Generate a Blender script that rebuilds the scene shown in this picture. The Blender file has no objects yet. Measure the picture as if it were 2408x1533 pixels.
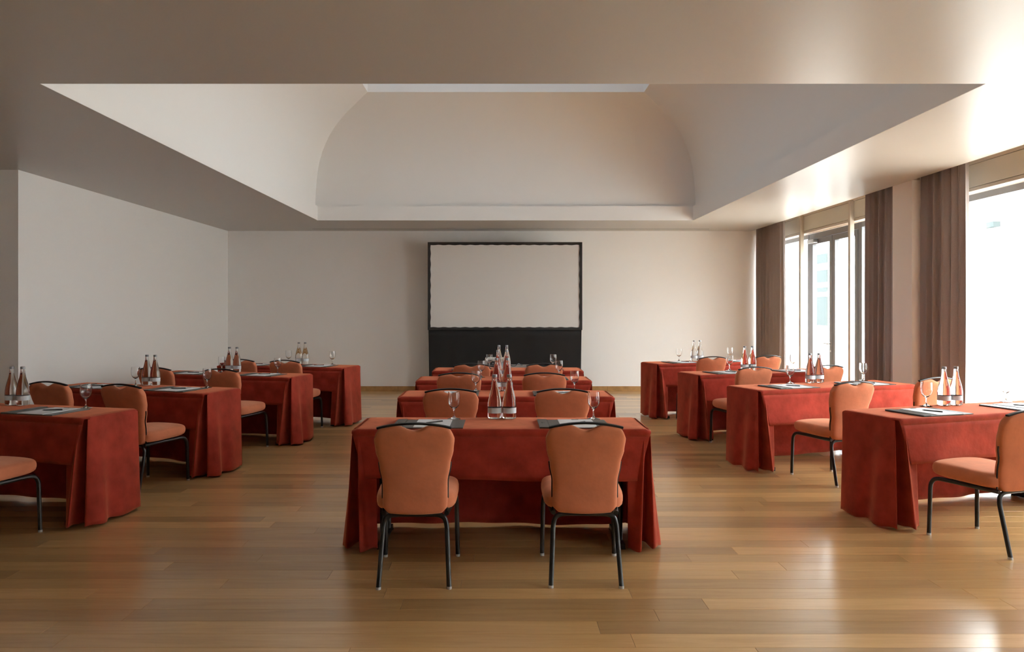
import bpy, bmesh, math, random
from mathutils import Vector, Matrix

SC = bpy.context.scene
COL = SC.collection
random.seed(7)
PI = math.pi

# ------------------------------------------------------------------ camera
F = 1755.0                      # focal length in pixels of the 2408 x 1533 frame
W_, H_ = 2408.0, 1533.0
VX, VY = 1177.0, 730.0          # vanishing point in pixels
EYE = 1.5
cam_d = bpy.data.cameras.new('camera')
cam_d.sensor_fit = 'HORIZONTAL'
cam_d.sensor_width = 36.0
cam_d.lens = F / W_ * 36.0
cam_d.shift_x = (W_ / 2 - VX) / W_
cam_d.shift_y = -(H_ / 2 - VY) / W_
cam_d.clip_start = 0.05
cam_d.clip_end = 300
cam = bpy.data.objects.new('camera', cam_d)
cam.location = (0, 0, EYE)
cam.rotation_euler = (PI / 2, 0, 0)
COL.objects.link(cam)
SC.camera = cam

# ------------------------------------------------------------------ sky and exposure
SKY_STRENGTH = 19.5
world = bpy.data.worlds.new('overcast_sky')
SC.world = world
world.use_nodes = True
_bg = world.node_tree.nodes.get('Background') or world.node_tree.nodes.new('ShaderNodeBackground')
_bg.inputs['Color'].default_value = (0.91, 0.96, 1.0, 1)
_bg.inputs['Strength'].default_value = SKY_STRENGTH

vs = SC.view_settings
vs.view_transform = 'Standard'
vs.look = 'None'
vs.exposure = 0.11
vs.gamma = 1.0
vs.use_curve_mapping = False
SC.cycles.use_denoising = True
SC.cycles.max_bounces = 9
SC.cycles.diffuse_bounces = 6
SC.cycles.use_adaptive_sampling = True
SC.cycles.adaptive_threshold = 0.04
SC.cycles.glossy_bounces = 3
SC.cycles.transmission_bounces = 8
SC.cycles.transparent_max_bounces = 8
SC.cycles.caustics_reflective = False
SC.cycles.caustics_refractive = False
SC.cycles.sample_clamp_indirect = 12.0

# ------------------------------------------------------------------ materials
def new_mat(name):
    m = bpy.data.materials.new(name)
    m.use_nodes = True
    nt = m.node_tree
    b = nt.nodes['Principled BSDF']
    return m, nt, b

def plain(name, col, rough=0.6, metal=0.0, spec=0.5, bump=0.0, bscale=60, var=0.0, vscale=4, sheen=0.0, coat=0.0, stint=None):
    m, nt, b = new_mat(name)
    b.inputs['Base Color'].default_value = (*col, 1)
    b.inputs['Roughness'].default_value = rough
    b.inputs['Metallic'].default_value = metal
    b.inputs['Specular IOR Level'].default_value = spec
    if sheen:
        b.inputs['Sheen Weight'].default_value = sheen
        b.inputs['Sheen Roughness'].default_value = 0.45
        b.inputs['Sheen Tint'].default_value = (*stint, 1)
    if coat:
        b.inputs['Coat Weight'].default_value = coat
    tc = nt.nodes.new('ShaderNodeTexCoord')
    if var:
        n = nt.nodes.new('ShaderNodeTexNoise')
        n.inputs['Scale'].default_value = vscale
        n.inputs['Detail'].default_value = 5
        nt.links.new(tc.outputs['Object'], n.inputs['Vector'])
        r = nt.nodes.new('ShaderNodeValToRGB')
        r.color_ramp.elements[0].position = 0.3
        r.color_ramp.elements[1].position = 0.7
        r.color_ramp.elements[0].color = (*[c * (1 - var) for c in col], 1)
        r.color_ramp.elements[1].color = (*[min(1, c * (1 + var)) for c in col], 1)
        nt.links.new(n.outputs['Fac'], r.inputs['Fac'])
        nt.links.new(r.outputs['Color'], b.inputs['Base Color'])
    if bump:
        n2 = nt.nodes.new('ShaderNodeTexNoise')
        n2.inputs['Scale'].default_value = bscale
        n2.inputs['Detail'].default_value = 4
        nt.links.new(tc.outputs['Object'], n2.inputs['Vector'])
        bp = nt.nodes.new('ShaderNodeBump')
        bp.inputs['Strength'].default_value = bump
        bp.inputs['Distance'].default_value = 0.01
        nt.links.new(n2.outputs['Fac'], bp.inputs['Height'])
        nt.links.new(bp.outputs['Normal'], b.inputs['Normal'])
    return m

def oak_mat():
    m, nt, b = new_mat('varnished_oak')
    tc = nt.nodes.new('ShaderNodeTexCoord')
    oi = nt.nodes.new('ShaderNodeObjectInfo')
    ge = nt.nodes.new('ShaderNodeNewGeometry')
    add = nt.nodes.new('ShaderNodeMath'); add.operation = 'ADD'
    nt.links.new(oi.outputs['Random'], add.inputs[0])
    nt.links.new(ge.outputs['Random Per Island'], add.inputs[1])
    fr = nt.nodes.new('ShaderNodeMath'); fr.operation = 'FRACT'
    nt.links.new(add.outputs[0], fr.inputs[0])
    mul = nt.nodes.new('ShaderNodeVectorMath'); mul.operation = 'SCALE'
    mul.inputs[0].default_value = (37.0, 53.0, 11.0)
    nt.links.new(fr.outputs[0], mul.inputs['Scale'])
    off = nt.nodes.new('ShaderNodeVectorMath'); off.operation = 'ADD'
    nt.links.new(tc.outputs['Object'], off.inputs[0])
    nt.links.new(mul.outputs[0], off.inputs[1])
    mp = nt.nodes.new('ShaderNodeMapping')
    mp.inputs['Scale'].default_value = (0.9, 11.0, 1.0)
    nt.links.new(off.outputs[0], mp.inputs['Vector'])
    n = nt.nodes.new('ShaderNodeTexNoise')
    n.inputs['Scale'].default_value = 2.2
    n.inputs['Detail'].default_value = 8
    n.inputs['Roughness'].default_value = 0.62
    n.inputs['Distortion'].default_value = 0.8
    nt.links.new(mp.outputs[0], n.inputs['Vector'])
    r = nt.nodes.new('ShaderNodeValToRGB')
    e = r.color_ramp.elements
    e[0].position, e[0].color = 0.28, (0.50, 0.288, 0.108, 1)
    e[1].position, e[1].color = 0.75, (0.64, 0.405, 0.175, 1)
    x = e.new(0.5); x.color = (0.575, 0.347, 0.140, 1)
    nt.links.new(n.outputs['Fac'], r.inputs['Fac'])
    # per-board tone
    mr = nt.nodes.new('ShaderNodeMapRange')
    mr.inputs['To Min'].default_value = 0.72
    mr.inputs['To Max'].default_value = 1.20
    nt.links.new(fr.outputs[0], mr.inputs['Value'])
    hs = nt.nodes.new('ShaderNodeHueSaturation')
    nt.links.new(mr.outputs[0], hs.inputs['Value'])
    nt.links.new(r.outputs['Color'], hs.inputs['Color'])
    nt.links.new(hs.outputs['Color'], b.inputs['Base Color'])
    rr = nt.nodes.new('ShaderNodeMapRange')
    rr.inputs['To Min'].default_value = 0.27
    rr.inputs['To Max'].default_value = 0.31
    nt.links.new(n.outputs['Fac'], rr.inputs['Value'])
    nt.links.new(rr.outputs[0], b.inputs['Roughness'])
    b.inputs['Coat Weight'].default_value = 0.6
    b.inputs['Coat Roughness'].default_value = 0.20
    b.inputs['Coat IOR'].default_value = 1.6
    return m

def glass_mat(name, ior, tint=(1, 1, 1)):
    m, nt, b = new_mat(name)
    b.inputs['Base Color'].default_value = (*tint, 1)
    b.inputs['Roughness'].default_value = 0.0
    b.inputs['IOR'].default_value = ior
    b.inputs['Transmission Weight'].default_value = 1.0
    return m

def pane_mat(name, tint, refl=0.06):
    m = bpy.data.materials.new(name)
    m.use_nodes = True
    nt = m.node_tree
    nt.nodes.clear()
    out = nt.nodes.new('ShaderNodeOutputMaterial')
    tr = nt.nodes.new('ShaderNodeBsdfTransparent')
    tr.inputs['Color'].default_value = (*tint, 1)
    gl = nt.nodes.new('ShaderNodeBsdfGlossy')
    gl.inputs['Roughness'].default_value = 0.02
    mx = nt.nodes.new('ShaderNodeMixShader')
    mx.inputs[0].default_value = refl
    nt.links.new(tr.outputs[0], mx.inputs[1])
    nt.links.new(gl.outputs[0], mx.inputs[2])
    nt.links.new(mx.outputs[0], out.inputs['Surface'])
    return m

def curtain_mat():
    m, nt, b = new_mat('brown_curtain_weave')
    tc = nt.nodes.new('ShaderNodeTexCoord')
    n = nt.nodes.new('ShaderNodeTexNoise')
    n.inputs['Scale'].default_value = 180
    nt.links.new(tc.outputs['Object'], n.inputs['Vector'])
    r = nt.nodes.new('ShaderNodeValToRGB')
    r.color_ramp.elements[0].color = (0.31, 0.27, 0.262, 1)
    r.color_ramp.elements[1].color = (0.48, 0.43, 0.42, 1)
    nt.links.new(n.outputs['Fac'], r.inputs['Fac'])
    nt.links.new(r.outputs['Color'], b.inputs['Base Color'])
    b.inputs['Roughness'].default_value = 0.85
    b.inputs['Specular IOR Level'].default_value = 0.15
    tl = nt.nodes.new('ShaderNodeBsdfTranslucent')
    tl.inputs['Color'].default_value = (0.32, 0.22, 0.17, 1)
    mx = nt.nodes.new('ShaderNodeMixShader')
    mx.inputs[0].default_value = 0.16
    out = nt.nodes['Material Output']
    nt.links.new(b.outputs[0], mx.inputs[1])
    nt.links.new(tl.outputs[0], mx.inputs[2])
    nt.links.new(mx.outputs[0], out.inputs['Surface'])
    return m

def emboss_mat():
    return plain('embossed_letter', (0.055, 0.05, 0.046), 0.5)

M = {}
M['wall'] = plain('white_plaster', (0.88, 0.865, 0.85), 0.7, spec=0.3, bump=0.04, bscale=30)
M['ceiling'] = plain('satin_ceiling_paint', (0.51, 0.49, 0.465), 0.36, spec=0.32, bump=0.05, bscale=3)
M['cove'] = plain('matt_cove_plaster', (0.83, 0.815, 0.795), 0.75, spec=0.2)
M['oak'] = oak_mat()
M['oak_trim'] = plain('oak_skirting', (0.42, 0.23, 0.085), 0.4, var=0.2, vscale=9)
M['subfloor'] = plain('dark_subfloor', (0.06, 0.035, 0.018), 0.9)
M['cloth'] = plain('rust_suede_cloth', (0.315, 0.036, 0.023), 0.88, spec=0.12, bump=0.25, bscale=22, var=0.24, vscale=9, sheen=0.6, stint=(1.0, 0.36, 0.18))
M['chair'] = plain('terracotta_velvet', (0.60, 0.200, 0.102), 0.85, spec=0.15, bump=0.12, bscale=40, var=0.10, vscale=10, sheen=0.6, stint=(1.0, 0.55, 0.36))
M['piping'] = plain('dark_piping', (0.012, 0.009, 0.008), 0.6)
M['black_metal'] = plain('black_tube', (0.012, 0.012, 0.013), 0.33, spec=0.5)
M['glide'] = plain('clear_plastic_glide', (0.45, 0.44, 0.42), 0.2, spec=0.6)
M['laminate'] = plain('table_laminate', (0.20, 0.13, 0.08), 0.5)
M['glass'] = glass_mat('clear_glass', 1.45)
M['water'] = glass_mat('water_filled_glass', 1.38)
M['cap'] = plain('aluminium_cap', (0.27, 0.28, 0.30), 0.35, metal=0.3)
M['label'] = plain('pale_blue_label', (0.70, 0.77, 0.80), 0.6)
M['leather'] = plain('charcoal_leatherette', (0.085, 0.078, 0.07), 0.42, bump=0.08, bscale=250)
M['leather_dark'] = plain('dark_leatherette_edge', (0.02, 0.018, 0.016), 0.5)
M['emboss'] = emboss_mat()
M['paper'] = plain('white_paper', (0.82, 0.82, 0.84), 0.75)
M['pen'] = plain('black_pen', (0.012, 0.012, 0.014), 0.3)
M['pen_clip'] = plain('pen_clip_metal', (0.5, 0.5, 0.5), 0.25, metal=1.0)
M['screen'] = plain('matt_projection_fabric', (0.70, 0.675, 0.655), 0.85, spec=0.2)
M['screen_border'] = plain('black_border_fabric', (0.024, 0.021, 0.020), 0.85)
M['skirt'] = plain('black_drape', (0.028, 0.026, 0.026), 0.95, spec=0.15, bump=0.2, bscale=180)
M['curtain'] = curtain_mat()
M['alu'] = plain('dark_grey_aluminium', (0.17, 0.175, 0.19), 0.35, metal=0.0, spec=0.6)
M['beige'] = plain('beige_lacquer', (0.47, 0.41, 0.33), 0.45)
M['khaki'] = plain('khaki_fabric_panel', (0.53, 0.50, 0.42), 0.85, bump=0.1, bscale=200)
M['steel'] = plain('brushed_steel', (0.6, 0.6, 0.6), 0.28, metal=1.0)
M['pane'] = pane_mat('window_pane', (0.97, 0.985, 0.98))
M['sky_pane'] = pane_mat('solar_control_pane', (0.205, 0.213, 0.220), 0.08)
M['white_render'] = plain('white_exterior_render', (0.82, 0.81, 0.79), 0.9, var=0.05, vscale=1.2)
M['paving'] = plain('pale_paving', (0.62, 0.60, 0.56), 0.9, var=0.08, vscale=2)
M['ext_grey'] = plain('pale_grey_exterior_window', (0.05, 0.06, 0.06), 1.0, spec=0.0)
M['ext_green'] = plain('pale_green_frame', (0.08, 0.125, 0.085), 1.0, spec=0.0)
M['projector'] = plain('white_projector_plastic', (0.66, 0.65, 0.60), 0.45)
M['dark_panel'] = plain('dark_port_panel', (0.03, 0.03, 0.032), 0.5)
M['grey_top'] = plain('grey_brown_laminate', (0.23, 0.185, 0.165), 0.5)
M['slot'] = plain('dark_slot', (0.03, 0.025, 0.02), 0.9)

# ------------------------------------------------------------------ mesh helpers
def link(name, me, mat, parent=None, smooth=False):
    if smooth:
        for p in me.polygons:
            p.use_smooth = True
        me.set_sharp_from_angle(angle=math.radians(55))
    if mat is not None and not me.materials:
        me.materials.append(M[mat] if isinstance(mat, str) else mat)
    o = bpy.data.objects.new(name, me)
    COL.objects.link(o)
    if parent is not None:
        o.parent = parent
    return o

class MB:
    """collects vertices and faces of ONE mesh"""
    def __init__(self):
        self.v, self.f = [], []
    def add(self, vs_, fs_):
        n = len(self.v)
        self.v += [tuple(p) for p in vs_]
        self.f += [tuple(i + n for i in f) for f in fs_]
        return self
    def box(self, x0, x1, y0, y1, z0, z1):
        return self.add([(x0, y0, z0), (x1, y0, z0), (x1, y1, z0), (x0, y1, z0),
                         (x0, y0, z1), (x1, y0, z1), (x1, y1, z1), (x0, y1, z1)],
                        [(0, 3, 2, 1), (4, 5, 6, 7), (0, 1, 5, 4), (1, 2, 6, 5), (2, 3, 7, 6), (3, 0, 4, 7)])
    def grid(self, fn, nu, nv):
        vs_ = [fn(i / nu, j / nv) for j in range(nv + 1) for i in range(nu + 1)]
        fs_ = [(j * (nu + 1) + i, j * (nu + 1) + i + 1, (j + 1) * (nu + 1) + i + 1, (j + 1) * (nu + 1) + i)
               for j in range(nv) for i in range(nu)]
        return self.add(vs_, fs_)
    def lathe(self, prof, n=24, c=(0, 0)):
        vs_, fs_ = [], []
        for (r, z) in prof:
            for k in range(n):
                a = 2 * PI * k / n
                vs_.append((c[0] + r * math.cos(a), c[1] + r * math.sin(a), z))
        for i in range(len(prof) - 1):
            for k in range(n):
                k2 = (k + 1) % n
                fs_.append((i * n + k, i * n + k2, (i + 1) * n + k2, (i + 1) * n + k))
        fs_.append(tuple(reversed(range(n))))
        fs_.append(tuple((len(prof) - 1) * n + k for k in range(n)))
        return self.add(vs_, fs_)
    def tube(self, pts, r, n=8, smooth=6):
        pts = [Vector(p) for p in pts]
        if smooth and len(pts) > 2:
            q = []
            P = [pts[0]] + pts + [pts[-1]]
            for i in range(1, len(P) - 2):
                p0, p1, p2, p3 = P[i - 1], P[i], P[i + 1], P[i + 2]
                for s in range(smooth):
                    t = s / smooth
                    q.append(0.5 * ((2 * p1) + (-p0 + p2) * t + (2 * p0 - 5 * p1 + 4 * p2 - p3) * t * t
                                    + (-p0 + 3 * p1 - 3 * p2 + p3) * t ** 3))
            q.append(pts[-1])
            pts = q
        nrm = None
        vs_, fs_ = [], []
        for i, p in enumerate(pts):
            a = pts[max(0, i - 1)]
            b = pts[min(len(pts) - 1, i + 1)]
            t = (b - a).normalized()
            if nrm is None:
                nrm = t.orthogonal().normalized()
            else:
                nrm = (nrm - t * nrm.dot(t)).normalized()
            bi = t.cross(nrm)
            for k in range(n):
                an = 2 * PI * k / n
                vs_.append(p + nrm * (r * math.cos(an)) + bi * (r * math.sin(an)))
        for i in range(len(pts) - 1):
            for k in range(n):
                k2 = (k + 1) % n
                fs_.append((i * n + k, i * n + k2, (i + 1) * n + k2, (i + 1) * n + k))
        fs_.append(tuple(reversed(range(n))))
        fs_.append(tuple((len(pts) - 1) * n + k for k in range(n)))
        return self.add(vs_, fs_)
    def mesh(self, name):
        me = bpy.data.meshes.new(name)
        me.from_pydata(self.v, [], self.f)
        me.update()
        bm = bmesh.new()
        bm.from_mesh(me)
        bmesh.ops.recalc_face_normals(bm, faces=bm.faces)
        bm.to_mesh(me)
        bm.free()
        return me
    def build(self, name, mat, parent=None, smooth=False):
        return link(name, self.mesh(name), mat, parent, smooth)

def tag(o, label=None, cat=None, group=None, kind=None):
    if label: o['label'] = label
    if cat: o['category'] = cat
    if group: o['group'] = group
    if kind: o['kind'] = kind
    return o

def empty(name, loc=(0, 0, 0), rz=0.0):
    o = bpy.data.objects.new(name, None)
    o.empty_display_size = 0.1
    o.location = loc
    o.rotation_euler = (0, 0, rz)
    COL.objects.link(o)
    return o

def copy_tree(o, parent=None):
    c = o.copy()
    COL.objects.link(c)
    c.parent = parent
    for ch in list(o.children):
        copy_tree(ch, c)
    return c

def bevel_box(mb_obj, w=0.003, seg=2):
    md = mb_obj.modifiers.new('edge', 'BEVEL')
    md.width = w
    md.segments = seg
    md.limit_method = 'ANGLE'
    return mb_obj

def at(px, py, z):
    """the point of height z seen at pixel (px, py)"""
    k = (py - VY) / (EYE - z)
    return Vector(((px - VX) / k, F / k, z))

def structure(o):
    o['kind'] = 'structure'
    return o

# ------------------------------------------------------------------ room dimensions
YB = 13.85          # back wall
YR = -2.6           # wall behind the camera
XL = -5.06          # left wall
XLL = -8.0          # far left wall of the wider front part
YRET = 7.83         # where the left wall steps back
XC = 4.66           # ceiling edge / pillar face on the window side
HC = 2.976          # ceiling height
RX0, RX1, RY0, RY1 = -3.0, 3.16, 4.86, 12.24   # opening in the ceiling

# ------------------------------------------------------------------ floor of oak planks
floor = structure(MB().box(XLL - 0.2, 5.3, YR - 0.2, YB + 0.2, -0.10, -0.012).build('floor', 'subfloor'))
PW = 0.141
GAP = 0.0011
def plank_box(mb, x0, x1, y0, y1):
    c = 0.0010
    a, b = 0.0, -0.010
    mb.add([(x0, y0, b), (x1, y0, b), (x1, y1, b), (x0, y1, b),
            (x0, y0, a - c), (x1, y0, a - c), (x1, y1, a - c), (x0, y1, a - c),
            (x0 + c, y0 + c, a), (x1 - c, y0 + c, a), (x1 - c, y1 - c, a), (x0 + c, y1 - c, a)],
           [(0, 1, 5, 4), (1, 2, 6, 5), (2, 3, 7, 6), (3, 0, 4, 7),
            (4, 5, 9, 8), (5, 6, 10, 9), (6, 7, 11, 10), (7, 4, 8, 11), (8, 9, 10, 11)])
LENGTHS = [1.30, 1.55, 1.80, 2.05, 2.30, 2.60]
plank_meshes = {}
for L in LENGTHS:
    mb = MB()
    plank_box(mb, GAP / 2, L - GAP / 2, GAP / 2, PW - GAP / 2)
    me = mb.mesh('plank')
    me.materials.append(M['oak'])
    plank_meshes[L] = me
rest = MB()
n_rows = int((YB - YR) / PW) + 1
rp = random.Random(3)
for r_ in range(n_rows):
    y = YR + r_ * PW
    x = XLL - rp.uniform(0, 1.6)
    xe = 5.25
    near = 2.95 <= y <= 6.4
    while x < xe:
        L = rp.choice(LENGTHS)
        vis = near and (x + L > -0.72 * (y + 0.2) - 0.3) and (x < 0.75 * (y + 0.2) + 0.3)
        if vis:
            o = link('plank', plank_meshes[L], None, floor)
            o.location = (x, y, 0)
        else:
            plank_box(rest, x + GAP / 2, x + L - GAP / 2, y + GAP / 2, y + PW - GAP / 2)
        x += L
o = rest.build('far_planks', 'oak', floor)
o['kind'] = 'stuff'

# ------------------------------------------------------------------ walls
structure(MB().box(XL - 0.2, 5.6, YB, YB + 0.25, 0, 3.4).build('wall_back', 'wall'))
structure(MB().box(XL - 0.25, XL, YRET, YB, 0, 3.4).build('wall_left', 'wall'))
structure(MB().box(XLL, XL - 0.25, YRET, YRET + 0.25, 0, 3.4).build('wall_left_return', 'wall'))
structure(MB().box(XLL - 0.25, XLL, YR, YRET + 0.25, 0, 3.4).build('wall_far_left', 'wall'))
structure(MB().box(XLL - 0.25, 5.6, YR - 0.25, YR, 0, 3.4).build('wall_rear', 'wall'))
structure(MB().box(XC, 5.5, 8.45, 8.87, 0, HC).build('wall_right_pillar', 'wall'))
structure(MB().box(XC, 5.5, 2.75, 4.75, 0, HC).build('wall_right_light_block', 'wall'))  # unseen wall section added to keep window light off the near cloth

bb = structure(MB().box(XL, 5.0, YB - 0.018, YB, 0, 0.095).build('baseboard_back', 'oak_trim'))
for x in (-4.1, -1.9, 1.98, 3.9):
    MB().box(x, x + 0.003, YB - 0.0195, YB - 0.017, 0, 0.095).build('joint', 'slot', bb)
structure(MB().box(XL, XL + 0.018, YRET - 0.0, YB - 0.018, 0, 0.095).build('baseboard_left', 'oak_trim'))
structure(MB().box(XLL, XL, YRET - 0.018, YRET, 0, 0.095).build('baseboard_left_return', 'oak_trim'))

# ------------------------------------------------------------------ ceiling with a coved rooflight recess
cl = MB()
T = 0.25
BAND = 3.214
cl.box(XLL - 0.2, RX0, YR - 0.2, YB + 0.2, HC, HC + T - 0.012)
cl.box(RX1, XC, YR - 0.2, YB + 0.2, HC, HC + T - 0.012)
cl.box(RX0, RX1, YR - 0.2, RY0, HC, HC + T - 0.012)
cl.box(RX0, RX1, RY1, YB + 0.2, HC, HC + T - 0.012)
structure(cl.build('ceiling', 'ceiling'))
# upstand band around the opening (matt, stands just proud of the ceiling edge)
bd = MB()
t = 0.012
for (x0, x1, y0, y1) in ((RX0 - 0.03, RX0 + 0.002, RY0 - 0.03, RY1 + 0.03), (RX1 - 0.002, RX1 + 0.03, RY0 - 0.03, RY1 + 0.03),
                         (RX0 + 0.002, RX1 - 0.002, RY0 - 0.03, RY0 + 0.002), (RX0 + 0.002, RX1 - 0.002, RY1 - 0.002, RY1 + 0.03)):
    bd.box(x0, x1, y0, y1, HC + 0.001, BAND)
structure(bd.build('trim_1', 'cove'))
# coves: profile of inset against height, swept round the rectangle
prof = [(0.0, 3.20), (0.0, 3.29), (0.012, 3.46), (0.03, 3.64), (0.06, 3.82), (0.10, 3.96), (0.152, 4.08), (0.225, 4.205),
        (0.309, 4.32), (0.43, 4.44), (0.566, 4.54), (0.67, 4.602), (0.774, 4.654), (0.91, 4.724), (1.047, 4.79)]
B = 0.05
cx0, cx1, cy0, cy1 = RX0 - B, RX1 + B, RY0 - B, RY1 + B
def cove_side(name, side):
    mb = MB()
    n = 12
    def fn(u, v):
        s, h = v
        x0, x1, y0, y1 = cx0 + s, cx1 - s, cy0 + s, cy1 - s
        if side == 'left': return (x0, y0 + (y1 - y0) * u, h)
        if side == 'right': return (x1, y0 + (y1 - y0) * u, h)
        if side == 'back': return (x0 + (x1 - x0) * u, y1, h)
        return (x0 + (x1 - x0) * u, y0, h)
    for i in range(len(prof)):
        for k in range(n + 1):
            mb.v.append(fn(k / n, prof[i]))
    for i in range(len(prof) - 1):
        for k in range(n):
            a = i * (n + 1) + k
            mb.f.append((a, a + 1, a + n + 2, a + n + 1))
    o = mb.build(name, 'cove', None, True)
    return structure(o)
for sd in ('left', 'right', 'back', 'front'):
    cove_side('ceiling_cove_' + sd, sd)
S = prof[-1][0]
wx0, wx1, wy0, wy1 = cx0 + S, cx1 - S, cy0 + S, cy1 - S
ZT = 5.62
well = MB()
well.box(wx0 - 0.1, wx0, wy0 - 0.1, wy1 + 0.1, 4.79, ZT)
well.box(wx1, wx1 + 0.1, wy0 - 0.1, wy1 + 0.1, 4.79, ZT)
well.box(wx0, wx1, wy0 - 0.1, wy0, 4.79, ZT)
well.box(wx0, wx1, wy1, wy1 + 0.1, 4.79, ZT)
structure(well.build('ceiling_rooflight_well', 'cove'))
# outer roof shell that closes the space above the coves
shell = MB()
shell.box(cx0 - 0.3, wx0 - 0.1, cy0 - 0.3, cy1 + 0.3, 4.86, 4.96)
shell.box(wx1 + 0.1, cx1 + 0.3, cy0 - 0.3, cy1 + 0.3, 4.86, 4.96)
shell.box(wx0 - 0.1, wx1 + 0.1, cy0 - 0.3, wy0 - 0.1, 4.86, 4.96)
shell.box(wx0 - 0.1, wx1 + 0.1, wy1 + 0.1, cy1 + 0.3, 4.86, 4.96)
shell.box(cx0 - 0.3, cx0 - 0.2, cy0 - 0.3, cy1 + 0.3, HC + T - 0.012, 4.86)
shell.box(cx1 + 0.2, cx1 + 0.3, cy0 - 0.3, cy1 + 0.3, HC + T - 0.012, 4.86)
shell.box(cx0 - 0.2, cx1 + 0.2, cy0 - 0.3, cy0 - 0.2, HC + T - 0.012, 4.86)
shell.box(cx0 - 0.2, cx1 + 0.2, cy1 + 0.2, cy1 + 0.3, HC + T - 0.012, 4.86)
structure(shell.build('roof', 'white_render'))
# rooflight glazing
rl = structure(MB().box(wx0, wx1, wy0 - 0.02, wy0, ZT - 0.06, ZT).build('window_rooflight', 'alu'))
nb = 5
for i in range(nb + 1):
    y = wy0 + (wy1 - wy0) * i / nb
    MB().box(wx0, wx1, y - 0.02, y + 0.02, ZT - 0.05, ZT).build('glazing_bar', 'alu', rl)
    if i < nb:
        MB().box(wx0, wx1, y + 0.02, y + (wy1 - wy0) / nb - 0.02, ZT - 0.03, ZT - 0.02).build('pane', 'sky_pane', rl)

sl = MB().box(-3.42, 3.78, 13.52, 13.535, HC - 0.001, HC + 0.002).build('ceiling_slot', 'slot')
tag(sl, 'thin dark ventilation slot in the ceiling along the back wall', 'vent')

# ------------------------------------------------------------------ window side
XP0, XP1 = 4.90, 4.96      # posts
XG0, XG1 = 5.13, 5.20      # outer dark frames
ZH0, ZH1 = 2.755, 3.03     # header panels
def bay(idx, posts, y0, y1, frames):
    w = structure(MB().box(XP1, XP1 + 0.02, y0, y1, ZH0, ZH0 + 0.035).build('window_%d' % idx, 'beige'))
    ed = [y0] + sorted(posts) + [y1]
    for p in posts:
        bevel_box(MB().box(XP0, XP1, p, p + 0.06, 0, 3.05).build('post', 'beige', w), 0.003)
    for a, b in zip(ed[:-1], ed[1:]):
        a2 = a + (0.06 if a in posts else 0.0)
        pn = MB().box(XP1 - 0.004, XP1 + 0.02, a2 + 0.006, b - 0.006, ZH0 + 0.04, ZH1).build('header_panel', 'khaki', w)
    MB().box(XP1 - 0.01, XP1 + 0.03, y0, y1, ZH1 + 0.004, ZH1 + 0.05).build('header_rail', 'beige', w)
    # reveal lining between the posts and the outer frames
    MB().box(XP1 + 0.03, XG0, y0, y1, 2.762, 2.80).build('reveal_lining', 'wall', w)
    for (a, b, z0, z1) in frames:
        bevel_box(MB().box(XG0, XG1, a, b, z0, z1).build('frame_bar', 'alu', w), 0.003)
    return w

w1 = bay(1, [12.197, 10.465], 8.87, YB,
         [(12.42, YB, 2.69, 2.762), (12.42, YB, 0.0, 0.08), (8.87, 10.62, 2.69, 2.762), (8.87, 10.62, 0, 0.08),
          (12.40, 12.47, 0.08, 2.69), (10.60, 10.70, 0.0, 2.762), (8.87, 8.95, 0.08, 2.69), (13.77, YB, 0.08, 2.69),
          (10.70, 12.40, 2.672, 2.762), (12.33, 12.40, 0.0, 2.672)])
MB().box(5.16, 5.17, 12.47, 13.77, 0.08, 2.69).build('pane', 'pane', w1)
MB().box(5.16, 5.17, 8.95, 10.60, 0.08, 2.69).build('pane', 'pane', w1)
# double door in the middle
d1 = structure(MB().box(5.13, 5.21, 10.72, 12.32, 0.0, 0.02).build('door_1', 'alu'))
for (a, b, hinge) in ((11.53, 12.325, 'l'), (10.705, 11.51, 'r')):
    lf = MB()
    st = 0.085
    lf.box(5.12, 5.19, a, a + st, 0.02, 2.665)
    lf.box(5.12, 5.19, b - st, b, 0.02, 2.665)
    lf.box(5.12, 5.19, a + st, b - st, 2.665 - st, 2.665)
    lf.box(5.12, 5.19, a + st, b - st, 0.02, 0.14)
    leaf = lf.build('leaf', 'alu', d1)
    MB().box(5.15, 5.16, a + st, b - st, 0.14, 2.665 - st).build('pane', 'pane', leaf)
    if hinge == 'l':
        hd = MB()
        hd.tube([(5.12, a + 0.035, 0.985), (5.07, a + 0.035, 0.985), (5.065, a + 0.06, 0.985), (5.065, a + 0.16, 0.985)], 0.010, 8, 4)
        hd.build('lever_handle', 'steel', leaf, True)
        MB().lathe([(0.018, 0), (0.018, 0.006)], 14).build('lock_rose', 'steel', leaf).matrix_local = \
            Matrix.Translation((5.12, a + 0.04, 0.87)) @ Matrix.Rotation(-PI / 2, 4, 'Y')
        bevel_box(MB().box(5.05, 5.12, b - 0.28, b - 0.03, 2.595, 2.655).build('door_closer', 'steel', leaf), 0.006)
w2 = bay(2, [6.72], 4.75, 8.45,
         [(4.75, 8.45, 2.69, 2.762), (4.75, 8.45, 0.0, 0.08), (8.37, 8.45, 0.08, 2.69), (6.66, 6.74, 0.08, 2.69),
          (4.75, 4.83, 0.08, 2.69)])
for (a, b) in ((6.74, 8.37), (4.83, 6.66)):
    MB().box(5.16, 5.17, a, b, 0.08, 2.69).build('pane', 'pane', w2)
w3 = bay(3, [], 1.05, 2.75,
         [(1.05, 2.75, 2.69, 2.762), (1.05, 2.75, 0.0, 0.08), (2.67, 2.75, 0.08, 2.69), (1.05, 1.13, 0.08, 2.69)])
MB().box(5.16, 5.17, 1.13, 2.67, 0.08, 2.69).build('pane', 'pane', w3)
structure(MB().box(4.80, 5.5, YR - 0.2, 1.05, 0, 3.2).build('wall_right_rear', 'wall'))
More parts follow.
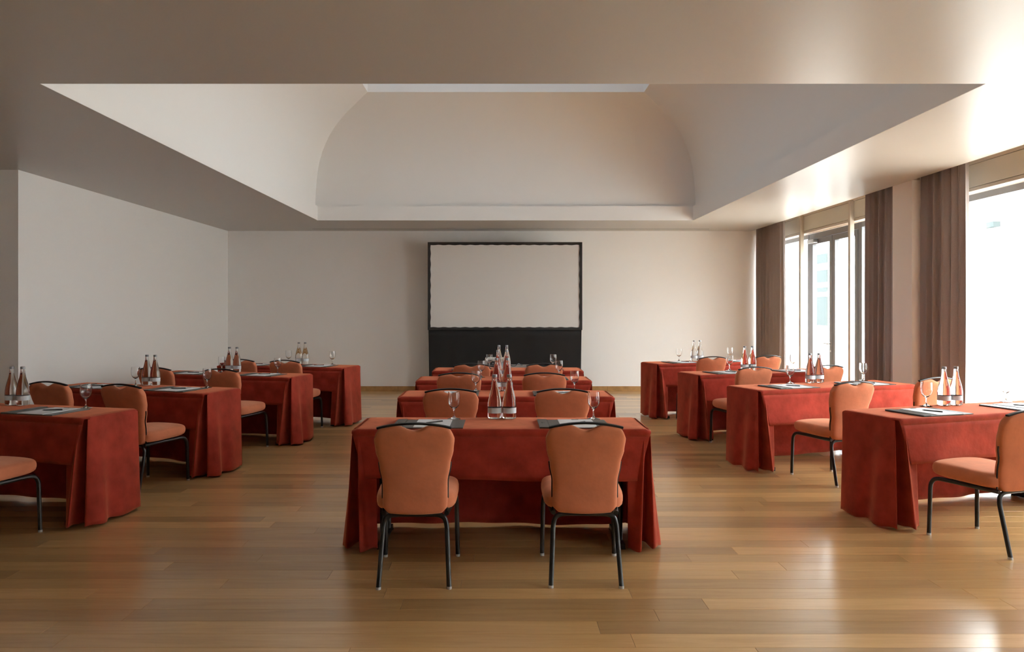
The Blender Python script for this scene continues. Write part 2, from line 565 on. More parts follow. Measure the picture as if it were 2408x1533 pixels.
# outer lintel over all the windows and the recess above the curtains
lt = MB()
lt.box(4.985, 5.55, YR - 0.2, YB + 0.2, 2.81, 3.40)
lt.box(XC, 5.55, YR - 0.2, YB + 0.2, 3.10, 3.40)
structure(lt.build('wall_right_lintel', 'wall'))

def curtain(y0, y1, xc, folds, seed, label, spread=0.06, hem=0.02):
    rr = random.Random(seed)
    ph = [rr.uniform(0, 6.28) for _ in range(5)]
    mb = MB()
    nu = folds * 14
    def fn(u, v):
        # v: 0 top .. 1 bottom
        wid = (y1 - y0)
        k = 1 + spread * v
        ym = (y0 + y1) / 2
        uu = u + 0.012 * math.sin(9 * u + ph[0] + 1.3 * v)
        y = ym + (uu - 0.5) * wid * k
        a = 2 * PI * folds * uu
        amp = 0.034 + 0.014 * v + 0.010 * math.sin(5.1 * u + ph[1])
        x = xc + amp * math.sin(a + 0.5 * math.sin(3 * u * PI + ph[2]) + 0.35 * v * math.sin(7 * u + ph[3])) \
            + 0.008 * math.sin(2.1 * a + ph[4]) + 0.010 * v * math.sin(4 * v + 5 * u)
        y += 0.012 * math.sin(2 * a + 0.6)
        return (x, y, 3.06 + (hem - 3.06) * v)
    mb.grid(fn, nu, 22)
    o = mb.build('curtain', 'curtain', None, True)
    md = o.modifiers.new('cloth_thickness', 'SOLIDIFY')
    md.thickness = 0.003
    md.offset = 0
    tag(o, label, 'curtain', 'brown window curtains')
    return o
curtain(12.53, 13.82, 4.755, 9, 1, 'brown full-length curtain in the corner beside the back wall', 0.02)
curtain(8.93, 9.70, 4.755, 6, 2, 'narrow brown pleated curtain between the glazed door and the white pillar', 0.03)
curtain(7.62, 8.43, 4.765, 6, 5, 'wide brown curtain nearest the camera, beside the big white window', 0.03)

# ------------------------------------------------------------------ outside
structure(MB().box(5.3, 40, -30, 70, -0.25, -0.06).build('ground', 'paving'))
ew = structure(MB().box(14.0, 14.5, -20, 60, -0.06, 5.0).build('wall_courtyard', 'white_render'))
MB().box(13.9, 14.0, 20, 60, 0.50, 0.60).build('ledge', 'white_render', ew)
for (y, z0, z1) in ((31.9, 3.55, 3.95), (31.9, 2.72, 3.25), (31.9, 2.30, 2.50), (31.9, 0.85, 2.1)):
    f = MB()
    f.box(13.93, 14.0, y, y + 1.0, z0, z1)
    f.build('far_window', 'ext_grey', ew)
f = MB().box(13.6, 14.0, 34.6, 35.4, 1.1, 3.9)
f.build('far_shutter', 'ext_green', ew)
pb = MB()
pb.box(7.4, 8.4, 11.0, 12.6, -0.06, 0.36)
pb.box(7.36, 8.44, 10.96, 12.64, 0.36, 0.42)
tag(pb.build('planter_bench', 'white_render'), 'low white plastered bench outside the big window', 'bench')
bk = MB()
bk.box(13.80, 14.0, 20.9, 21.5, 3.85, 4.0)
bk.build('wall_lamp_bracket', 'ext_grey', ew)

# ------------------------------------------------------------------ projection screen
SY = 13.35
kx = F / SY
sx0, sx1 = (1006 - VX) / kx, (1369 - VX) / kx
sz1, sz0 = EYE + (VY - 569.5) / kx, EYE + (VY - 776) / kx
ps = empty('projection_screen', ((sx0 + sx1) / 2, SY, 0))
tag(ps, 'large white projection screen with black border and black skirt at the back wall', 'screen')
hw = (sx1 - sx0) / 2
bw = 0.05
MB().box(-hw + 0.02, hw - 0.02, 0.0, 0.012, sz0 + 0.02, sz1 - 0.02).build('projection_surface', 'screen', ps)
br = MB()
outer, inner = [], []
NS = 60
def ring(pts_o, pts_i):
    n = len(pts_o)
    vs_ = [(x, -0.018, z) for x, z in pts_o] + [(x, -0.014, z) for x, z in pts_i] + [(x, 0.03, z) for x, z in pts_o] + [(x, -0.001, z) for x, z in pts_i]
    fs_ = []
    for i in range(n):
        j = (i + 1) % n
        fs_.append((i, j, n + j, n + i))
        fs_.append((i, 2 * n + i, 2 * n + j, j))
        fs_.append((n + i, n + j, 3 * n + j, 3 * n + i))
    br.add(vs_, fs_)
po, pi_ = [], []
def wv(s):
    return 0.0045 * math.sin(s * 2 * PI / 0.19)
for i in range(NS):
    s = i / NS; x = -hw + 2 * hw * s; xi = -hw + bw + (2 * hw - 2 * bw) * s
    po.append((x, sz0)); pi_.append((xi, sz0 + bw + wv(xi)))
for i in range(NS):
    s = i / NS; z = sz0 + (sz1 - sz0) * s; zi = sz0 + bw + (sz1 - sz0 - 2 * bw) * s
    po.append((hw, z)); pi_.append((hw - bw - wv(zi), zi))
for i in range(NS):
    s = i / NS; x = hw - 2 * hw * s; xi = hw - bw - (2 * hw - 2 * bw) * s
    po.append((x, sz1)); pi_.append((xi, sz1 - bw - wv(xi)))
for i in range(NS):
    s = i / NS; z = sz1 - (sz1 - sz0) * s; zi = sz1 - bw - (sz1 - sz0 - 2 * bw) * s
    po.append((-hw, z)); pi_.append((-hw + bw + wv(zi), zi))
ring(po, pi_)
br.build('border', 'screen_border', ps)
sk = MB()
def skf(u, v):
    x = -hw + 0.012 + (2 * hw - 0.024) * u
    x *= 1 - 0.012 * v
    y = 0.012 + 0.006 * v * math.sin(u * 60) + 0.004 * math.sin(u * 23 + 1)
    return (x, y - 0.018, sz0 + 0.012 + (0.015 - sz0 - 0.012) * v)
sk.grid(skf, 120, 10)
so = sk.build('skirt', 'skirt', ps, True)
md = so.modifiers.new('cloth_thickness', 'SOLIDIFY'); md.thickness = 0.004
for s in (-1, 1):
    lg = MB()
    lg.box(s * (hw - 0.30) - 0.015, s * (hw - 0.30) + 0.015, 0.025, 0.055, 0.02, sz1 - 0.1)
    lg.box(s * (hw - 0.30) - 0.02, s * (hw - 0.30) + 0.02, -0.02, 0.42, 0.0, 0.03)
    lg.build('support_leg', 'black_metal', ps)

# ------------------------------------------------------------------ chair
def pillow_edge(e, p=6.0):
    return max(0.0, 1 - e ** p) ** 0.5

def lerp_tab(tab, x):
    if x <= tab[0][0]: return tab[0][1]
    for (a, fa), (b, fb) in zip(tab[:-1], tab[1:]):
        if x <= b:
            t_ = (x - a) / (b - a)
            t_ = t_ * t_ * (3 - 2 * t_)
            return fa + (fb - fa) * t_
    return tab[-1][1]

HWT = [(0.39, 0.172), (0.44, 0.178), (0.56, 0.178), (0.66, 0.194), (0.74, 0.212), (0.80, 0.2175), (0.90, 0.2175)]
MIDY = [(0.39, -0.192), (0.50, -0.196), (0.62, -0.212), (0.90, -0.268)]
ZB_ = 0.388
def back_top(u):
    a = abs(u)
    z = 0.886 - 0.024 * u * u
    if a > 0.80:
        z -= 0.055 * ((a - 0.80) / 0.20) ** 2.2
    x = u * 0.2175
    if abs(x) < 0.088:
        z -= 0.031 * math.cos(x / 0.088 * PI / 2) ** 1.6
    else:
        z -= 0.0
    return z - 0.002
def back_bottom(u):
    a = abs(u)
    z = ZB_
    if a > 0.78:
        z += 0.035 * ((a - 0.78) / 0.22) ** 2.2
    return z - 0.006 * (1 - u * u)
def back_pt(u, v, side):
    zt, zb = back_top(u), back_bottom(u)
    z = zb + v * (zt - zb)
    hw_ = lerp_tab(HWT, z)
    x = u * hw_
    y = lerp_tab(MIDY, z) + 0.020 * u * u
    e = max(abs(u), abs(2 * v - 1))
    th = 0.025 * pillow_edge(e, 12) + 0.009
    return (x, y + side * th, z)

def make_chair():
    root = empty('banquet_chair')
    # backrest: rear and front sheets of one closed pad
    mb = MB()
    nu, nv = 36, 26
    def warp(t_):      # denser towards the rims
        s_ = 2 * t_ - 1
        return 0.5 + 0.5 * math.sin(s_ * PI / 2) * 0.75 + 0.5 * s_ * 0.25
    front = [back_pt(2 * warp(i / nu) - 1, warp(j / nv), 1) for j in range(nv + 1) for i in range(nu + 1)]
    rear = [back_pt(2 * warp(i / nu) - 1, warp(j / nv), -1) for j in range(nv + 1) for i in range(nu + 1)]
    N = len(front)
    fs_ = []
    for j in range(nv):
        for i in range(nu):
            a = j * (nu + 1) + i
            q = (a, a + 1, a + nu + 2, a + nu + 1)
            fs_.append(q)
            fs_.append(tuple(reversed([k + N for k in q])))
    loop = [i for i in range(nu + 1)] + [(j * (nu + 1) + nu) for j in range(1, nv + 1)] + \
           [nv * (nu + 1) + i for i in range(nu - 1, -1, -1)] + [j * (nu + 1) for j in range(nv - 1, 0, -1)]
    for k in range(len(loop)):
        a, b = loop[k], loop[(k + 1) % len(loop)]
        fs_.append((a, a + N, b + N, b))
    mb.add(front + rear, fs_)
    back = mb.build('backrest', 'chair', root, True)
    for s in (-1, 1):
        pts = []
        for k in range(12):
            z = 0.40 + 0.27 * k / 11
            pts.append((s * (lerp_tab(HWT, z) + 0.0015), lerp_tab(MIDY, z) + 0.020, z))
        MB().tube(pts, 0.0052, 6, 2).build('piping', 'piping', back, True)
    # handle bar over the hand hole
    pts = []
    for k in range(13):
        u = -1 + 2 * k / 12
        pts.append((u * 0.200, -0.266 + 0.010 * u * u, 0.891 - 0.026 * u * u))
    hb = MB()
    # flattened bar
    for dy in (-0.007, 0.0, 0.007):
        hb.tube([(p[0], p[1] + dy, p[2]) for p in pts], 0.0066, 8, 2)
    hb.build('handle', 'black_metal', root, True)
    # seat cushion
    def seat_pt(u, v, top):
        p = 5.0
        r = max(abs(u), abs(v))
        if r < 1e-6:
            cu = cv = 0.0; X = Y = 0.0
        else:
            a, b = u / r, v / r
            sc = 1 / ((abs(a) ** p + abs(b) ** p) ** (1 / p))
            X, Y = a * sc * r, b * sc * r
        y = 0.042 + 0.245 * Y
        hw_ = 0.222 + 0.012 * (Y + 1) / 2
        x = X * hw_
        dome = 0.014 * (1 - X * X) * (1 - 0.4 * Y * Y)
        ed = pillow_edge(r, 15)
        zm = 0.450 + 0.004 * Y - 0.006 * max(0.0, Y) ** 4
        z = zm + (0.034 * ed + 0.010 + dome if top else -0.034 * ed - 0.014 + 0.012 * max(0.0, Y) ** 3)
        return (x, y, z)
    mb = MB()
    n = 30
    def wq(t_):
        s_ = 2 * t_ - 1
        return math.sin(s_ * PI / 2) * 0.8 + s_ * 0.2
    top = [seat_pt(wq(i / n), wq(j / n), True) for j in range(n + 1) for i in range(n + 1)]
    bot = [seat_pt(wq(i / n), wq(j / n), False) for j in range(n + 1) for i in range(n + 1)]
    N = len(top)
    fs_ = []
    for j in range(n):
        for i in range(n):
            a = j * (n + 1) + i
            q = (a, a + 1, a + n + 2, a + n + 1)
            fs_.append(q)
            fs_.append(tuple(reversed([k + N for k in q])))
    loop = [i for i in range(n + 1)] + [j * (n + 1) + n for j in range(1, n + 1)] + \
           [n * (n + 1) + i for i in range(n - 1, -1, -1)] + [j * (n + 1) for j in range(n - 1, 0, -1)]
    for k in range(len(loop)):
        a, b = loop[k], loop[(k + 1) % len(loop)]
        fs_.append((a, a + N, b + N, b))
    mb.add(top + bot, fs_)
    mb.build('seat', 'chair', root, True)
    R = 0.0135
    for s in (-1, 1):
        mb = MB()
        mb.tube([(s * 0.220, 0.268, 0.010), (s * 0.216, 0.264, 0.20), (s * 0.213, 0.262, 0.32), (s * 0.210, 0.250, 0.362),
                 (s * 0.206, 0.222, 0.383), (s * 0.200, 0.16, 0.388), (s * 0.185, -0.05, 0.386), (s * 0.172, -0.185, 0.384)], R, 10, 4)
        lg = mb.build('leg', 'black_metal', root, True)
        MB().lathe([(0.0145, 0.0), (0.0145, 0.012), (0.0138, 0.014)], 12, (s * 0.220, 0.268)).build('glide', 'glide', lg)
        mb = MB()
        mb.tube([(s * 0.190, -0.268, 0.010), (s * 0.182, -0.228, 0.16), (s * 0.176, -0.196, 0.28), (s * 0.172, -0.186, 0.325),
                 (s * 0.160, -0.182, 0.358), (s * 0.132, -0.180, 0.374), (s * 0.09, -0.180, 0.378), (0.0, -0.180, 0.379)], R, 10, 4)
        lg = mb.build('leg', 'black_metal', root, True)
        MB().lathe([(0.0145, 0.0), (0.0145, 0.012), (0.0138, 0.014)], 12, (s * 0.190, -0.268)).build('glide', 'glide', lg)
    fr = MB()
    fr.tube([(-0.198, 0.15, 0.387), (0.198, 0.15, 0.387)], 0.009, 8, 0)
    fr.build('cross_rail', 'black_metal', root)
    return root

# ------------------------------------------------------------------ tables
TL, TD, TZ = 0.932, 0.260, 0.76      # half length, half depth, cloth top height
def yawdir(a):
    return Vector((math.cos(a), math.sin(a), 0)), Vector((-math.sin(a), math.cos(a), 0))
R_ = math.radians
def from_corner(cx, cy, yaw_deg, right_end):
    rx, fw = yawdir(R_(yaw_deg))
    c = Vector((cx, cy, 0)) + (rx * TL if not right_end else -rx * TL) + fw * TD
    return c, yaw_deg
TABLES = {}
TABLES['C1'] = (Vector((0.005, 4.907, 0)), 0)
TABLES['C2'] = (Vector((0.048, 6.66, 0)), 0)
TABLES['C3'] = (Vector((0.034, 8.14, 0)), 0)
TABLES['C4'] = (Vector((0.09, 9.42, 0)), 0)
TABLES['L1'] = from_corner(-2.868, 5.129, -15, True)
TABLES['L2'] = from_corner(-2.636, 6.636, -17, True)
TABLES['L3'] = from_corner(-2.329, 8.23, -15, True)
TABLES['L4'] = from_corner(-2.032, 9.60, -15, True)
TABLES['R1'] = from_corner(2.715, 5.075, 18.5, False)
TABLES['R2'] = from_corner(2.401, 6.886, 18.5, False)
TABLES['R3'] = from_corner(2.282, 8.533, 15.5, False)
TABLES['R4'] = from_corner(2.178, 10.28, 17, False)
ROWN = {'1': 'nearest', '2': 'second-row', '3': 'third-row', '4': 'farthest'}
COLN = {'L': 'left', 'C': 'centre', 'R': 'window-side'}
def tname(k):
    return '%s %s table' % (ROWN[k[1]], COLN[k[0]])

def catmull(pts, n):
    P = [pts[0]] + pts + [pts[-1]]
    out = []
    for i in range(1, len(P) - 2):
        p0, p1, p2, p3 = P[i - 1], P[i], P[i + 1], P[i + 2]
        for s in range(n):
            t_ = s / n
            out.append(0.5 * ((2 * p1) + (-p0 + p2) * t_ + (2 * p0 - 5 * p1 + 4 * p2 - p3) * t_ * t_
                              + (-p0 + 3 * p1 - 3 * p2 + p3) * t_ ** 3))
    out.append(pts[-1])
    return out

def make_cloth(key):
    rr = random.Random('cloth' + key)
    c, yaw = TABLES[key]
    root = empty('tablecloth', (c.x, c.y, 0), R_(yaw))
    tag(root, 'rust-red suede tablecloth draped over the ' + tname(key), 'tablecloth', 'rust-red tablecloths')
    p1, p2, p3 = rr.uniform(0, 6), rr.uniform(0, 6), rr.uniform(0, 6)
    rad = 0.014
    HEM = 0.445
    # profile across the table: front hem -> top -> back hem ; (y, z, drop fraction front, back)
    prf = []
    nd = 10
    for i in range(nd + 1):
        f = 1 - i / nd
        prf.append((-TD, TZ - rad - (TZ - rad - HEM) * f, f, 0))
    for i in range(1, 5):
        a = i / 4 * PI / 2
        prf.append((-TD + rad * (1 - math.cos(a)), TZ - rad + rad * math.sin(a), 0, 0))
    for i in range(1, 7):
        prf.append((-TD + rad + (2 * TD - 2 * rad) * i / 7, TZ, 0, 0))
    for i in range(0, 5):
        a = i / 4 * PI / 2
        prf.append((TD - rad + rad * math.sin(a), TZ - rad + rad * math.cos(a), 0, 0))
    for i in range(1, 17):
        f = i / 16
        prf.append((TD, TZ - rad - (TZ - rad - 0.022) * f, 0, f))
    nu = 56
    vs_, idx = [], {}
    for j, (y, z, ff, fb) in enumerate(prf):
        for i in range(nu + 1):
            u = -1 + 2 * i / nu
            x = u * TL
            zz, yy = z, y
            if ff:
                x *= 1 - 0.085 * ff * abs(u) ** 6
                yy -= ff * (0.010 + 0.010 * math.sin(3.2 * u + p1) + 0.006 * math.sin(9 * u + p2))
                zz += ff * 0.010 * math.sin(2.6 * u + p3)
            elif fb:
                yy += fb * (0.018 + 0.020 * math.sin(5.5 * u + p1) + 0.012 * math.sin(14 * u + p2))
                x *= 1 - 0.02 * fb
                zz += fb * 0.008 * math.sin(4 * u + p3)
            else:
                zz += 0.0012 * math.sin(7 * u + p1) * math.sin(9 * y + p2)
                e = max(0.0, abs(u) - 0.985) / 0.015
                zz -= 0.010 * e ** 2
            vs_.append((x, yy, zz))
    mbt, mbf, mbb = MB(), MB(), MB()
    def strip(mb, j0, j1):
        k = len(mb.v)
        mb.v += vs_[j0 * (nu + 1):(j1 + 1) * (nu + 1)]
        for j in range(j1 - j0):
            for i in range(nu):
                a = k + j * (nu + 1) + i
                mb.f.append((a, a + 1, a + nu + 2, a + nu + 1))
    jf, jb = nd, nd + 4 + 6 + 5
    strip(mbt, jf - 1, jb + 1)
    strip(mbf, 0, jf - 1)
    strip(mbb, jb + 1, len(prf) - 1)
    def clothpart(mb, name):
        o = mb.build(name, 'cloth', root, True)
        md = o.modifiers.new('cloth_thickness', 'SOLIDIFY')
        md.thickness = 0.0022
        md.offset = 0
        return o
    clothpart(mbt, 'top_cover')
    clothpart(mbf, 'front_drop')
    clothpart(mbb, 'back_drop')
    # ends with a box pleat at the seat-side corner
    for s in (-1, 1):
        j = lambda a: rr.uniform(-a, a)
        X = lambda d, y: Vector((s * (TL + d), y, 0))
        topc = [X(-0.150, -0.2475), X(-0.07, -0.2485), X(-0.036, -0.2485), X(-0.035, -0.235), X(-0.033, -0.185), X(-0.010, -0.180), X(-0.001, -0.218), X(0, -0.195), X(0, -0.12), X(0, -0.03), X(0, 0.08), X(0, 0.235), X(-0.01, 0.254), X(-0.06, 0.256)]
        bot = [X(-0.155 + j(.02), -0.264), X(-0.115 + j(.012), -0.288 + j(.01)), X(-0.075 + j(.012), -0.325 + j(.012)), X(-0.078, -0.250), X(-0.068 + j(.01), -0.150 + j(.01)),
               X(-0.016 + j(.006), -0.145), X(0.020 + j(.008), -0.252 + j(.015)), X(0.056 + j(.01), -0.220 + j(.01)), X(0.076 + j(.010), -0.13 + j(.02)), X(0.030 + j(.010), -0.03 + j(.025)),
               X(0.042 + j(.012), 0.08 + j(.02)), X(0.016 + j(.008), 0.245 + j(.010)), X(-0.012, 0.280), X(-0.07, 0.276)]
        fast = [0, 0, 0.5, 0.9, 1, 1, 0.6, 0, 0, 0, 0, 0, 0, 0]
        tc_, bc_ = catmull(topc, 6), catmull(bot, 6)
        fs2 = [p.x for p in catmull([Vector((q, 0, 0)) for q in fast], 6)]
        m = len(tc_)
        rows = 24
        mb = MB()
        for r in range(-4, rows + 1):
            for k in range(m):
                if r <= 0:
                    # roll-over onto the table top
                    a = (-r) / 4 * PI / 2
                    p = tc_[k]
                    on_end = 1.0 if 7 * 6 <= k <= 11 * 6 else 0.0
                    inward = 0.016 * (1 - math.cos(a)) * 1.0
                    q = Vector((p.x - s * inward * on_end, p.y, 0))
                    z = TZ - 0.016 + 0.0155 * math.sin(a)
                    if not on_end:
                        z = TZ - 0.020 + 0.004 * math.sin(a)
                    if on_end:
                        q.x = p.x - s * (0.016 - 0.016 * math.cos(a)) + s * 0.001
                        mb.v.append((q.x, q.y, z))
                    else:
                        mb.v.append((q.x, q.y, z))
                else:
                    v = r / rows
                    w = v ** 0.85 * (0.72 + 0.28 * v)
                    w += (v ** 0.45 - w) * max(0.0, min(1.0, fs2[k])) * 0.8
                    p = tc_[k].lerp(bc_[k], w)
                    z = TZ - 0.018 + (0.020 - TZ + 0.018) * v
                    if r == rows:
                        z += 0.006 * math.sin(k * 0.5)
                    mb.v.append((p.x + s * 0.001, p.y, z))
        for r in range(rows + 4):
            for k in range(m - 1):
                a = r * m + k
                mb.f.append((a, a + 1, a + m + 1, a + m))
        clothpart(mb, 'side_drop')
    return root

def make_table(key):
    c, yaw = TABLES[key]
    root = empty('folding_table', (c.x, c.y, 0), R_(yaw))
    tag(root, 'dark-footed folding table hidden beneath the cloth, the ' + tname(key), 'table', 'folding conference tables')
    return root

def table_parts(root):
    bevel_box(MB().box(-0.875, 0.875, -0.228, 0.228, 0.725, 0.7545).build('tabletop', 'laminate', root), 0.004)
    for sx in (-1, 1):
        for sy in (-1, 1):
            MB().tube([(sx * 0.76, sy * 0.13, 0.03), (sx * 0.76, sy * 0.13, 0.725)], 0.016, 10, 0).build('leg', 'black_metal', root, True)
        MB().box(sx * 0.76 - 0.018, sx * 0.76 + 0.018, -0.225, 0.225, 0.004, 0.034).build('foot_bar', 'black_metal', root)
        for sy in (-1, 1):
            MB().box(sx * 0.76 - 0.02, sx * 0.76 + 0.02, sy * 0.21 - 0.014, sy * 0.21 + 0.014, 0.0, 0.005).build('foot_pad', 'piping', root)

proto_table = None
for key in TABLES:
    if proto_table is None:
        proto_table = make_table(key)
        table_parts(proto_table)
    else:
        t_ = make_table(key)
        for ch in list(proto_table.children):
            copy_tree(ch, t_)
    make_cloth(key)

# ------------------------------------------------------------------ chairs in place
def loc2w(key, lx, ly):
    c, yaw = TABLES[key]
    rx, fw = yawdir(R_(yaw))
    return c + rx * lx + fw * ly
CH = [  # table, side, world x, y, yaw
    ('C1', 'left', -0.474, 4.287, 1.5), ('C1', 'right', 0.470, 4.315, -1.2),
    ('C2', 'left', -0.395, 6.11, 0.8), ('C2', 'right', 0.494, 6.16, -1.0),
    ('C3', 'left', -0.415, 7.655, 0.5), ('C3', 'right', 0.436, 7.655, -0.5),
    ('C4', 'left', -0.337, 8.90, 0), ('C4', 'right', 0.4995, 8.90, 0.5),
    ('L1', 'right', -3.403, 4.859, -15),
    ('L2', 'left', -3.92, 6.85, -17), ('L2', 'right', -3.076, 6.456, -18),
    ('L3', 'left', -3.69, 8.36, -15), ('L3', 'right', -2.908, 8.18, -15),
    ('L4', 'left', -3.285, 9.84, -14), ('L4', 'right', -2.637, 9.61, -15),
    ('R1', 'left', 3.163, 4.814, 19.5),
    ('R2', 'left', 2.956, 6.644, 17), ('R2', 'right', 3.94, 7.12, 17),
    ('R3', 'left', 2.735, 8.48, 15.5), ('R3', 'right', 3.65, 8.74, 15.5),
    ('R4', 'left', 2.725, 10.11, 17), ('R4', 'right', 3.586, 10.47, 17)]
chair0 = make_chair()
for i, (key, side, x, y, yaw) in enumerate(CH):
    # the seat front stays clear of the cloth's short front drop
    _c, _ty = TABLES[key]
    _rx, _fw = yawdir(R_(_ty))
    _d = Vector((x, y, 0)) - _c
    if _d.dot(_fw) > -0.602:
        _t = (_c.dot(_fw) - 0.602) / Vector((x, y, 0)).dot(_fw)
        x, y = x * _t, y * _t
    o = chair0 if i == 0 else copy_tree(chair0)
    o.location = (x, y, 0)
    o.rotation_euler = (0, 0, R_(yaw))
    tag(o, 'terracotta velvet chair with black tube legs, %s seat at the %s' % (side, tname(key)), 'chair', 'terracotta banquet chairs')

# ------------------------------------------------------------------ bottles and glasses
def make_bottle():
    root = empty('water_bottle')
    body = MB().lathe([(0.030, 0.003), (0.040, 0.0), (0.0455, 0.003), (0.047, 0.009), (0.0472, 0.06), (0.047, 0.098), (0.0455, 0.118), (0.0415, 0.142),
                       (0.0355, 0.168), (0.0290, 0.192), (0.0232, 0.215), (0.0190, 0.236), (0.0160, 0.256), (0.0148, 0.272), (0.0146, 0.286)], 28)
    body.build('bottle_body', 'water', root, True)
    MB().lathe([(0.0163, 0.280), (0.0166, 0.283), (0.0166, 0.296), (0.0155, 0.299)], 20).build('cap', 'cap', root, True)
    lb = MB()
    n = 28
    def lf(u, v):
        a = 2 * PI * u
        return (0.0478 * math.cos(a), 0.0478 * math.sin(a), 0.038 + 0.037 * v)
    lb.grid(lf, n, 1)
    lb.build('label', 'label', root, True)
    return root
def make_glass():
    root = empty('wine_glass')
    outer = [(0.0445, 0.0), (0.0445, 0.0015), (0.030, 0.004), (0.014, 0.009), (0.006, 0.018), (0.0045, 0.030), (0.0042, 0.050), (0.0048, 0.062), (0.009, 0.069),
             (0.020, 0.076), (0.030, 0.087), (0.0370, 0.101), (0.0405, 0.118), (0.0412, 0.136), (0.0405, 0.156), (0.0388, 0.1835)]
    inner = [(0.0376, 0.1835), (0.0392, 0.156), (0.0399, 0.136), (0.0392, 0.118), (0.0357, 0.102), (0.0285, 0.089), (0.018, 0.079), (0.006, 0.074)]
    st = MB().lathe(outer + inner, 24)
    st.build('glass_body', 'glass', root, True)
    return root
BOT = {'L1': [(27.6, 952.5), (53.5, 953.2)], 'L2': [(349.4, 905.5), (371.4, 905.5)], 'L3': [(550, 873.6), (567.7, 874.0)],
       'L4': [(713.8, 855), (728.4, 855)], 'R1': [(2220, 953.6), (2248, 952.6)], 'R2': [(1905.3, 900.5), (1926, 899.5)],
       'R3': [(1751, 872), (1769, 871.3)], 'R4': [(1632, 849), (1646, 848.6)],
       'C1': [(1163.4, 984.5), (1197.6, 984.5)], 'C2': [(1168.6, 919), (1192.3, 919)], 'C3': [(1171.3, 887.5), (1191, 887.5)],
       'C4': [(1174.6, 868), (1190.7, 868)]}
GLS = {'L1': [None, (201.9, 960.5)], 'L2': [(318.9, 907.5), (487.3, 912)], 'L3': [(521.5, 875.5), (652.9, 879)],
       'L4': [(683, 855.2), (787.6, 857)], 'R1': [(2178.3, 956), (2362, 945)], 'R2': [(1858, 902), (2030.6, 895.5)],
       'R3': [(1714.5, 871.5), (1864.6, 868.3)], 'R4': [(1596.6, 849.8), (1716, 846.4)],
       'C1': [(1067.7, 986), (1395.9, 986)], 'C2': [(1119, 920), (1351, 920)], 'C3': [(1132, 888), (1314.5, 887.5)],
       'C4': [(1150.8, 868), (1300.7, 868)]}
def inside(key, p, m=0.05):
    """keeps a thing on the table top"""
    c, yaw = TABLES[key]
    rx, fw = yawdir(R_(yaw))
    d = p - c
    lx, ly = d.dot(rx), d.dot(fw)
    ly = max(-TD + m, min(TD - m, ly))
    q = c + rx * lx + fw * ly
    return q
b0, g0 = make_bottle(), make_glass()
first_b = first_g = True
ZTOP = TZ + 0.0035
for key in TABLES:
    qs = [inside(key, at(px[0], px[1], TZ), 0.055) for px in BOT[key]]
    mid, dv = (qs[0] + qs[1]) / 2, qs[1] - qs[0]
    dv = dv.normalized() * max(dv.length, 0.0985)
    qs = [mid - dv / 2, mid + dv / 2]
    for i, px in enumerate(BOT[key]):
        o = b0 if first_b else copy_tree(b0)
        first_b = False
        q = qs[i]
        o.location = (q.x, q.y, ZTOP)
        o.rotation_euler = (0, 0, random.uniform(0, 6))
        tag(o, 'clear glass water bottle with pale label, %s of the pair on the %s' % (('left', 'right')[i], tname(key)), 'bottle', 'water bottles in pairs on the tables')
    for i, px in enumerate(GLS[key]):
        if px is None: continue
        o = g0 if first_g else copy_tree(g0)
        first_g = False
        q = inside(key, at(px[0], px[1], TZ), 0.05)
        o.location = (q.x, q.y, ZTOP)
        tag(o, 'empty stemmed wine glass at the %s place of the %s' % (('left', 'right')[i], tname(key)), 'glass', 'stemmed glasses on the tables')

# ------------------------------------------------------------------ desk pads and pens
def make_pad():
    root = empty('desk_pad')
    PWd, PD = 0.225, 0.172
    bevel_box(MB().box(-PWd, PWd, -PD, PD, 0, 0.005).build('base_board', 'leather', root), 0.0015)
    fl = bevel_box(MB().box(-PWd, -PWd + 0.062, -PD, PD, 0.0052, 0.0095).build('flap', 'leather', root), 0.0015)
    MB().box(-PWd + 0.062, -PWd + 0.067, -PD, PD, 0.0050, 0.0056).build('fold_line', 'leather_dark', root)
    MB().box(-PWd, PWd, -PD - 0.0006, -PD + 0.0002, 0.0004, 0.0046).build('front_edge', 'leather_dark', root)
    MB().box(-0.088, 0.138, -PD + 0.004, PD - 0.004, 0.0052, 0.0085).build('paper', 'paper', root)
    MB().box(0.004, 0.050, PD - 0.022, PD - 0.002, 0.0086, 0.0096).build('clip_tab', 'leather', root)
    # two short lines of embossed lettering on the flap
    em = MB()
    for k in range(5):
        em.box(-0.204, -0.196, -0.012 + k * 0.011, -0.004 + k * 0.011, 0.0095, 0.0099)
    for k in range(4):
        em.box(-0.190, -0.186, -0.004 + k * 0.008, 0.002 + k * 0.008, 0.0095, 0.0099)
    em.build('embossed_lettering', 'emboss', fl)
    return root
def make_pen():
    root = empty('pen')
    mb = MB().lathe([(0.0008, 0.0), (0.0018, 0.006), (0.0040, 0.014), (0.0042, 0.06), (0.0044, 0.135), (0.0032, 0.138)], 10)
    me = mb.mesh('barrel')
    me.transform(Matrix.Translation((-0.07, 0, 0.0046)) @ Matrix.Rotation(PI / 2, 4, 'Y'))
    link('barrel', me, 'pen', root, True)
    MB().box(0.022, 0.062, -0.001, 0.001, 0.0085, 0.0100).build('clip', 'pen_clip', root)
    return root
pad0, pen0 = make_pad(), make_pen()
fp = True
rq = random.Random(11)
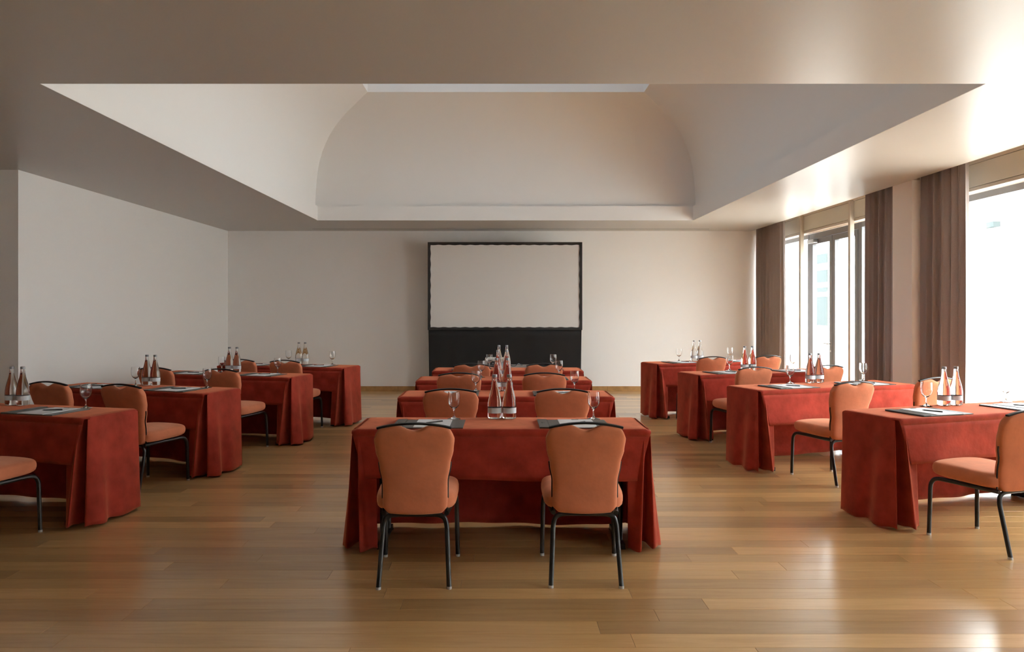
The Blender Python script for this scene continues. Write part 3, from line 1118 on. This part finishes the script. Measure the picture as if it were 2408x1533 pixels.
for key in TABLES:
    for i, lx in enumerate((-0.465, 0.465)):
        if key in ('L1',) : lx = (-0.50, 0.42)[i]
        yaw = TABLES[key][1] + rq.uniform(-0.8, 0.8)
        c = loc2w(key, lx, -0.070)
        o = pad0 if fp else copy_tree(pad0)
        q = pen0 if fp else copy_tree(pen0)
        fp = False
        o.location = (c.x, c.y, ZTOP - 0.0012)
        o.rotation_euler = (0, 0, R_(yaw))
        side = ('left', 'right')[i]
        tag(o, 'charcoal desk pad with white writing paper, %s place of the %s' % (side, tname(key)), 'desk pad', 'desk pads on the tables')
        pl = loc2w(key, lx + 0.025 + rq.uniform(-0.02, 0.02), -0.075 + rq.uniform(-0.02, 0.02))
        q.location = (pl.x, pl.y, ZTOP - 0.0012 + 0.0088)
        pa = {'L': 22, 'C': 38, 'R': -62}[key[0]] + rq.uniform(-8, 8)
        q.rotation_euler = (0, 0, R_(TABLES[key][1] + pa))
        tag(q, 'slim black pen lying on the %s paper pad of the %s' % (side, tname(key)), 'pen', 'pens on the desk pads')

# ------------------------------------------------------------------ projector on its stand behind the farthest centre table
pt = empty('projector_table', (0.10, 10.42, 0))
tag(pt, 'small grey-brown projector table between the centre tables and the screen', 'table')
bevel_box(MB().box(-0.40, 0.40, -0.27, 0.30, 0.70, 0.725).build('tabletop', 'grey_top', pt), 0.004)
for sx in (-1, 1):
    for sy in (-1, 1):
        MB().tube([(sx * 0.36, sy * 0.23, 0.0), (sx * 0.36, sy * 0.23, 0.70)], 0.014, 8, 0).build('leg', 'black_metal', pt, True)
pr = empty('projector', (-0.055, 10.40, 0.727))
tag(pr, 'white projector with dark port panel on the small table before the screen', 'projector')
bevel_box(MB().box(-0.16, 0.16, -0.12, 0.12, 0.012, 0.115).build('case', 'projector', pr), 0.018, 3)
MB().box(-0.125, 0.10, -0.1225, -0.118, 0.022, 0.075).build('port_panel', 'dark_panel', pr)
for k in range(4):
    MB().box(-0.105 + k * 0.045, -0.085 + k * 0.045, -0.126, -0.1222, 0.034, 0.052).build('port', 'steel', pr)
lens = MB().lathe([(0.032, 0.0), (0.034, 0.01), (0.034, 0.03), (0.026, 0.032)], 18).build('lens', 'dark_panel', pr, True)
lens.matrix_local = Matrix.Translation((0.06, 0.118, 0.062)) @ Matrix.Rotation(-PI / 2, 4, 'X')
for sx in (-1, 1):
    for sy in (-1, 1):
        MB().lathe([(0.012, 0), (0.012, 0.014)], 10, (sx * 0.12, sy * 0.09)).build('foot', 'dark_panel', pr)
cb = MB().tube([(0.14, 10.40, 0.735), (0.20, 10.36, 0.731), (0.25, 10.40, 0.76), (0.29, 10.46, 0.735), (0.31, 10.52, 0.731), (0.30, 10.62, 0.731)], 0.005, 6, 5)
tag(cb.build('cable', 'pen', None, True), 'black cable looping over the small projector table', 'cable')
